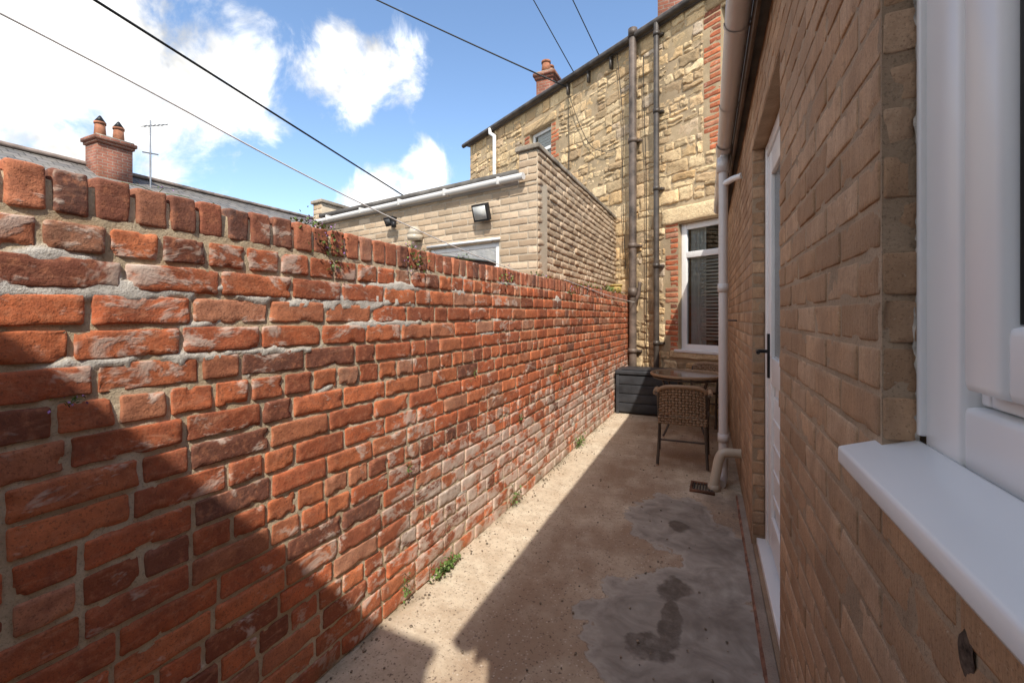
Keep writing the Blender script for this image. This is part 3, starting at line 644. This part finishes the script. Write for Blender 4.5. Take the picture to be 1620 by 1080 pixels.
# ------------------------------------------------------------ CABLES
def catenary(p0,p1,sag,n=24):
    p0=np.array(p0);p1=np.array(p1); return [p0+(p1-p0)*t-np.array([0,0,sag*4*t*(1-t)]) for t in np.linspace(0,1,n)]
P0=np.array([-2.69,8.30,5.86]);P1=np.array([-6.2,7.0,7.8])
tube('overhead_cable',catenary(P0,P0+(P1-P0)*2.2,0.05),.014,WIRE)
A=np.array([-7.7,3.0,5.7]);B=np.array([-9.0,11.2,5.16]); d=B-A
tube('overhead_cable.001',catenary(A-d*1.0,B+d*1.0,.0),.020,WIRE)
a=SH.P(-1.2,5.97,.1); tube('overhead_cable.002',catenary(a,a+np.array([-3.2,-3.8,6.6]),.05),.009,WIRE)
a=SH.P(-.55,5.97,.1); tube('overhead_cable.003',catenary(a,a+np.array([-2.6,-3.6,6.2]),.05),.009,WIRE)
w=[(-2.32,-.6,2.62),(-2.2,.62,2.44),(-2.086,1.807,2.156),(-1.93,3.44,1.905),(-1.78,5.0,1.79),(-1.62,6.6,1.76),(-1.45,7.66,1.80)]
tube('washing_line',w,.004,LINE,None,bez=True)
tube('thin_wall_cable',[(-1.40,4.2,1.76),(-1.39,5.4,1.70),(-1.38,6.6,1.66),(-1.25,7.45,1.62)],.004,LINE,None,bez=True)

# ------------------------------------------------------------ CHAIRS / TABLE / BOX
def weave(name,fn,nu,nv,r,parent):
    V=[];F=[]
    def rib(pts,side,nrm):
        i0=len(V)
        for p,sd,nm in zip(pts,side,nrm):
            V.extend([p-sd,p+nm*r*.6,p+sd,p-nm*r*.6])
        for k in range(len(pts)-1):
            for q in range(4): F.append((i0+4*k+q,i0+4*k+(q+1)%4,i0+4*k+4+(q+1)%4,i0+4*k+4+q))
    def fr_(u,v):
        p=np.array(fn(u,v)); pu=(np.array(fn(min(u+.01,1),v))-np.array(fn(max(u-.01,0),v))); pv=(np.array(fn(u,min(v+.01,1)))-np.array(fn(u,max(v-.01,0))))
        pu/=np.linalg.norm(pu); pv/=np.linalg.norm(pv); n=np.cross(pu,pv); return p,pu,pv,n/np.linalg.norm(n)
    for j in range(nv):
        v=(j+.5)/nv; P=[];SD=[];NM=[]
        for k in range(2*nu+1):
            u=k/(2*nu); p,pu,pv,n=fr_(u,v); P.append(p+n*r*.9*math.cos(math.pi*(k/2-.5+j))); SD.append(pv*r*1.1);NM.append(n)
        rib(P,SD,NM)
    for i in range(nu):
        u=(i+.5)/nu; P=[];SD=[];NM=[]
        for k in range(nv*2+1):
            v=k/(2*nv); p,pu,pv,n=fr_(u,v); P.append(p-n*r*.9*math.cos(math.pi*(k/2-.5+i))); SD.append(pu*r*.8);NM.append(n)
        rib(P,SD,NM)
    return mk(name,V,F,WICK,parent,True)
def chair(cx,cy,rot):
    g=group('wicker_chair'); g.location=(cx,cy,.012); g.rotation_euler=(0,0,rot)
    for sx in (-1,1):
        tube('rear_leg',[(sx*.215,-.27,0),(sx*.205,-.20,.22),(sx*.20,-.20,.44),(sx*.21,-.25,.60),(sx*.20,-.28,.70)],.014,CHF,g,bez=True)
        tube('front_leg',[(sx*.235,.25,0),(sx*.225,.21,.25),(sx*.235,.20,.5),(sx*.245,.17,.615),(sx*.25,.05,.645),(sx*.245,-.12,.645),(sx*.215,-.25,.64)],.014,CHF,g,bez=True)
        tube('armrest',[(sx*.247,.12,.65),(sx*.25,-.02,.654),(sx*.246,-.14,.65)],.022,WICK,g,bez=True)
        tube('side_stretcher',[(sx*.207,-.20,.24),(sx*.227,.22,.24)],.009,CHF,g)
        tube('side_brace',[(sx*.207,-.2,.40),(sx*.23,.0,.32),(sx*.232,.2,.40)],.009,CHF,g,bez=True)
    tube('seat_rail',[(-.21,-.21,.43),(.21,-.21,.43),(.235,.21,.43),(-.235,.21,.43)],.014,CHF,g,cyc=True)
    tube('back_top',[(-.205,-.28,.69),(-.19,-.305,.735),(0,-.33,.75),(.19,-.305,.735),(.205,-.28,.69)],.017,WICK,g,bez=True)
    tube('rear_stretcher',[(-.205,-.21,.22),(.205,-.21,.22)],.009,CHF,g); tube('front_stretcher',[(-.227,.22,.3),(.227,.22,.3)],.009,CHF,g)
    weave('seat',lambda u,v:((u-.5)*(.41+.05*v),-.20+v*.42,.44-.03*math.sin(math.pi*u)*math.sin(math.pi*v)),14,14,.0115,g)
    weave('seat_apron',lambda u,v:((u-.5)*.43,-.220,.375+v*.07),14,3,.0115,g)
    weave('backrest',lambda u,v:((u-.5)*.41,-.215-.06*v-.045*math.sin(math.pi*u),.475+v*.265-.03*(abs(u-.5)*2)**3),14,10,.0115,g)
    return g
chair(-.335,4.62,.05)
chair(-.22,6.28,math.pi-.25)
g=group('garden_table'); tx,ty=-.37,5.62; g.location=(tx,ty,.012)
TG=M('table_glass',.08,0,.6)
cyl('glass_top',(0,0,.70),.385,.008,TG.col((.13,.09,.06)),g,seg=64)
ring=lambda r,z,n=40:[(r*math.cos(a),r*math.sin(a),z) for a in np.linspace(0,2*math.pi,n,endpoint=False)]
tube('rim',ring(.392,.702),.016,WICK,g,cyc=True); tube('apron_ring',ring(.37,.665),.012,CHF,g,cyc=True); tube('lower_ring',ring(.17,.30),.008,CHF,g,cyc=True)
for k in range(4):
    a=math.pi/4+k*math.pi/2; c,s=math.cos(a),math.sin(a)
    tube('leg_%d'%k,[(.35*c,.35*s,.69),(.30*c,.30*s,.55),(.16*c,.16*s,.33),(.24*c,.24*s,.14),(.33*c,.33*s,0)],.012,CHF,g,bez=True)
g=group('storage_box')
wbox('body',-1.36,-.50,6.42,6.90,.02,.56,BOXM,g,.01)
for k in range(4): wbox('plank_%d'%k,-1.35,-.51,6.405,6.425,.04+k*.13,.16+k*.13,BOXM,g,.006)
for k,x in enumerate((-1.365,-.54)): wbox('corner_post_%d'%k,x,x+.045,6.398,6.45,.0,.565,BOXM,g,.006)
wbox('lid',-1.375,-.48,6.385,6.92,.57,.625,BOXM,g,.012); wbox('lid_ridge',-1.30,-.56,6.45,6.86,.627,.64,BOXM,g,.005)
g=group('plant_pot'); YP=simple('yellow_pot',(.50,.36,.12),.6); cyl('pot',(-1.50,7.05,1.75),.07,.14,YP,g,.09); cyl('rim',(-1.50,7.05,1.875),.098,.025,YP,g)
cyl('soil',(-1.50,7.05,1.885),.08,.02,DARK,g)

# ------------------------------------------------------------ WEEDS
def weed(name,c,n,sx,sy,sz,ls=.012,flow=0):
    g=group(name); V=[];F=[];VF=[];FF=[]
    for k in range(n):
        fl=k<flow; p=np.array(c)+np.array([abs(random.gauss(0,sx)),random.gauss(0,sy),random.gauss(0,sz)])
        r=ls*random.uniform(.6,1.3)*(.6 if fl else 1); R=Matrix.Rotation(random.uniform(0,6.3),3,'Z')@Matrix.Rotation(random.uniform(-1.3,1.3),3,'X')
        pts=[(-r*.15,-r,0),(r*.7,-r*.1,.2*r),(0,r,0),(-r*.7,r*.05,.2*r)]; VV,FF_=(VF,FF) if fl else (V,F)
        i=len(VV); VV.extend([p+np.array(R@Vector(q)) for q in pts]); FF_.append((i,i+1,i+2,i+3))
    mk('leaves',V,F,LEAF,g)
    if VF: mk('flowers',VF,FF,FLO,g)
    for k in range(3):
        q=np.array(c)+np.array([abs(random.gauss(0,sx)),random.gauss(0,sy),random.gauss(0,sz)]); tube('stem_%d'%k,[np.array(c)-np.array([0.01,0,sz]),(q+np.array(c))/2,q],.001,LEAF,g,res=1)
for (c,n,sx,sy,sz,ls,fl) in [((-1.395,1.27,1.69),100,.014,.045,.035,.008,40),((-1.395,1.30,1.60),26,.010,.03,.02,.007,10),((-1.45,1.22,1.762),80,.02,.05,.012,.008,30),((-1.395,1.80,1.68),80,.014,.05,.035,.008,36),((-1.46,1.86,1.76),40,.02,.05,.010,.007,18),((-1.395,2.85,1.68),60,.012,.06,.035,.009,16),
    ((-1.45,2.35,1.76),34,.02,.08,.010,.008,12),((-1.45,3.6,1.76),40,.02,.12,.012,.010,10),((-1.395,4.4,1.66),50,.012,.12,.04,.010,8),((-1.46,5.2,1.765),50,.03,.2,.018,.012,10),((-1.46,6.4,1.77),160,.04,.35,.025,.016,10),((-1.37,2.02,.03),120,.025,.06,.02,.013,0),((-1.38,1.72,.08),30,.012,.02,.04,.009,0),((-1.38,4.6,.05),70,.02,.08,.035,.014,0),
    ((-1.385,.50,1.20),22,.006,.015,.010,.006,11),((-1.39,3.1,.62),18,.008,.02,.02,.009,0),((-1.39,2.4,1.05),12,.008,.02,.02,.007,4),((-1.38,3.0,.06),40,.015,.05,.03,.011,0),((-1.46,.72,1.76),14,.02,.05,.006,.005,8),((-1.39,4.0,.9),20,.008,.03,.03,.01,0),((-1.39,1.75,.65),10,.006,.015,.015,.007,0)]:
    weed('wall_toadflax',c,n,sx,sy,sz,ls,fl)
items=[]
for k in range(420):
    y=random.uniform(1.2,6.3); x=-1.385+abs(random.gauss(0,.05)) if random.random()<.45 else random.uniform(-1.35,.05)
    r=random.uniform(.002,.006); items.append((x,y,.004+r*.3,r*2,r*2.3,r*1.4,random.uniform(0,3)))
rough_boxes('gravel',items,simple('grit',(.28,.22,.16),.9,0,.5,40),None,1,.001,.4)

# ------------------------------------------------------------ WORLD
SX=.41
EL=math.atan2(1,math.hypot(SX,.85)); AZ=math.atan2(SX,-.85)
w=bpy.data.worlds.new('World'); S.world=w; w.use_nodes=True; t=w.node_tree; t.nodes.clear()
N=t.nodes.new; L=t.links.new
out=N('ShaderNodeOutputWorld'); bg=N('ShaderNodeBackground'); bg.inputs[1].default_value=.15
sky=N('ShaderNodeTexSky'); sky.sky_type='NISHITA'; sky.sun_disc=False; sky.sun_elevation=EL; sky.sun_rotation=AZ; sky.dust_density=.8; sky.ozone_density=1.3
hs=N('ShaderNodeHueSaturation'); hs.inputs['Saturation'].default_value=1.06; hs.inputs['Value'].default_value=1.75; L(sky.outputs[0],hs.inputs['Color']); L(hs.outputs[0],bg.inputs[0])
tc=N('ShaderNodeTexCoord'); nrm=N('ShaderNodeVectorMath'); nrm.operation='NORMALIZE'; L(tc.outputs['Generated'],nrm.inputs[0]); d=nrm.outputs[0]
def ma(op,a,b=None,c=None,cl=False):
    q=N('ShaderNodeMath'); q.operation=op; q.use_clamp=cl
    for i,v in enumerate((a,b,c)):
        if v is None: continue
        if isinstance(v,(int,float)): q.inputs[i].default_value=v
        else: L(v,q.inputs[i])
    return q.outputs[0]
def nz(sc,de,ro,di=0,off=(0,0,0)):
    m=N('ShaderNodeVectorMath'); m.operation='ADD'; L(d,m.inputs[0]); m.inputs[1].default_value=off
    q=N('ShaderNodeTexNoise'); L(m.outputs[0],q.inputs['Vector']); q.inputs['Scale'].default_value=sc; q.inputs['Detail'].default_value=de; q.inputs['Roughness'].default_value=ro; q.inputs['Distortion'].default_value=di; return q.outputs['Fac']
blobs=[((-1.305,.491,.657),.20),((-1.086,.5945,.557),.14),((-1.447,.424,.671),.21),((-.995,.637,.5),.075),((-1.202,.54,.443),.09),
 ((-.775,.741,.60),.060),((-.691,.78,.555),.078),((-.80,.729,.545),.066),((-.749,.753,.50),.06),
 ((-1.4215,.436,.443),.10),((-1.331,.479,.379),.065),((-1.5,.40,.36),.09),((-.594,.826,.33),.055),((-.6975,.777,.27),.065),((-.62,.8,.26),.06),((-1.144,.567,.321),.045),
 ((.3,-1,.8),.45),((1,-.3,.7),.5),((.9,1,.5),.3),((-.8,-1,.6),.55),((-1,-.35,.5),.35),((-.1,-.15,1),.40)]  # unseen clouds behind, beside and overhead, added to raise the fill light
f=None
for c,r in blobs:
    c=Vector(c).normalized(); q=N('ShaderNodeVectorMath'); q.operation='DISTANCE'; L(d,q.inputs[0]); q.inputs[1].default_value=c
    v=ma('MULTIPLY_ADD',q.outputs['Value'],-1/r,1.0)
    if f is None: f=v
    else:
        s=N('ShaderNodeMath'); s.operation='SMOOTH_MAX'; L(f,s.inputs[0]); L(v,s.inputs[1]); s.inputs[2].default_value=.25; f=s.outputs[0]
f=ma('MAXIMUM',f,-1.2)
n1=nz(8,7,.62,.3)
dens=ma('ADD',f,ma('MULTIPLY',ma('SUBTRACT',n1,.5),3.2))
rp=N('ShaderNodeMapRange'); rp.interpolation_type='SMOOTHSTEP'; L(dens,rp.inputs[0]); rp.inputs[1].default_value=-.1; rp.inputs[2].default_value=.75
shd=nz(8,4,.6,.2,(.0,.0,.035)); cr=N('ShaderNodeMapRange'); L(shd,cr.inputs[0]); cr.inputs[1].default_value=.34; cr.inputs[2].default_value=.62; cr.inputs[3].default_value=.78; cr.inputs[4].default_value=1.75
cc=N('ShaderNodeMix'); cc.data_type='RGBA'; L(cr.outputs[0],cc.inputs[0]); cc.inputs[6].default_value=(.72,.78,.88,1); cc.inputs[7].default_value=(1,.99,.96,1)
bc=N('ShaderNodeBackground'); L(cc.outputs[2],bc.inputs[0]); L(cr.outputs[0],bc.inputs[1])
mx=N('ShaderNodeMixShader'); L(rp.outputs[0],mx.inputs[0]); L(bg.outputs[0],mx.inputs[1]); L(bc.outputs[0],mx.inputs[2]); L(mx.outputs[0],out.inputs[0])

sd=bpy.data.lights.new('sun','SUN'); sd.energy=5; sd.angle=math.radians(.5); sd.color=(1,.94,.84); so=bpy.data.objects.new('sun',sd); COL.objects.link(so)
so.rotation_euler=Vector((-SX,.85,-1)).to_track_quat('-Z','Y').to_euler(); so.location=(3,-6,9)
cd=bpy.data.cameras.new('camera'); cd.sensor_width=36; cd.lens=700*36/1620; cd.shift_y=-40/1620; cd.clip_start=.02; cd.clip_end=2000
co=bpy.data.objects.new('camera',cd); COL.objects.link(co); co.location=(0,0,1.4); co.rotation_euler=(math.radians(90),0,math.atan(330/700)); S.camera=co
S.view_settings.view_transform='Standard'; S.view_settings.look='None'; S.view_settings.exposure=0
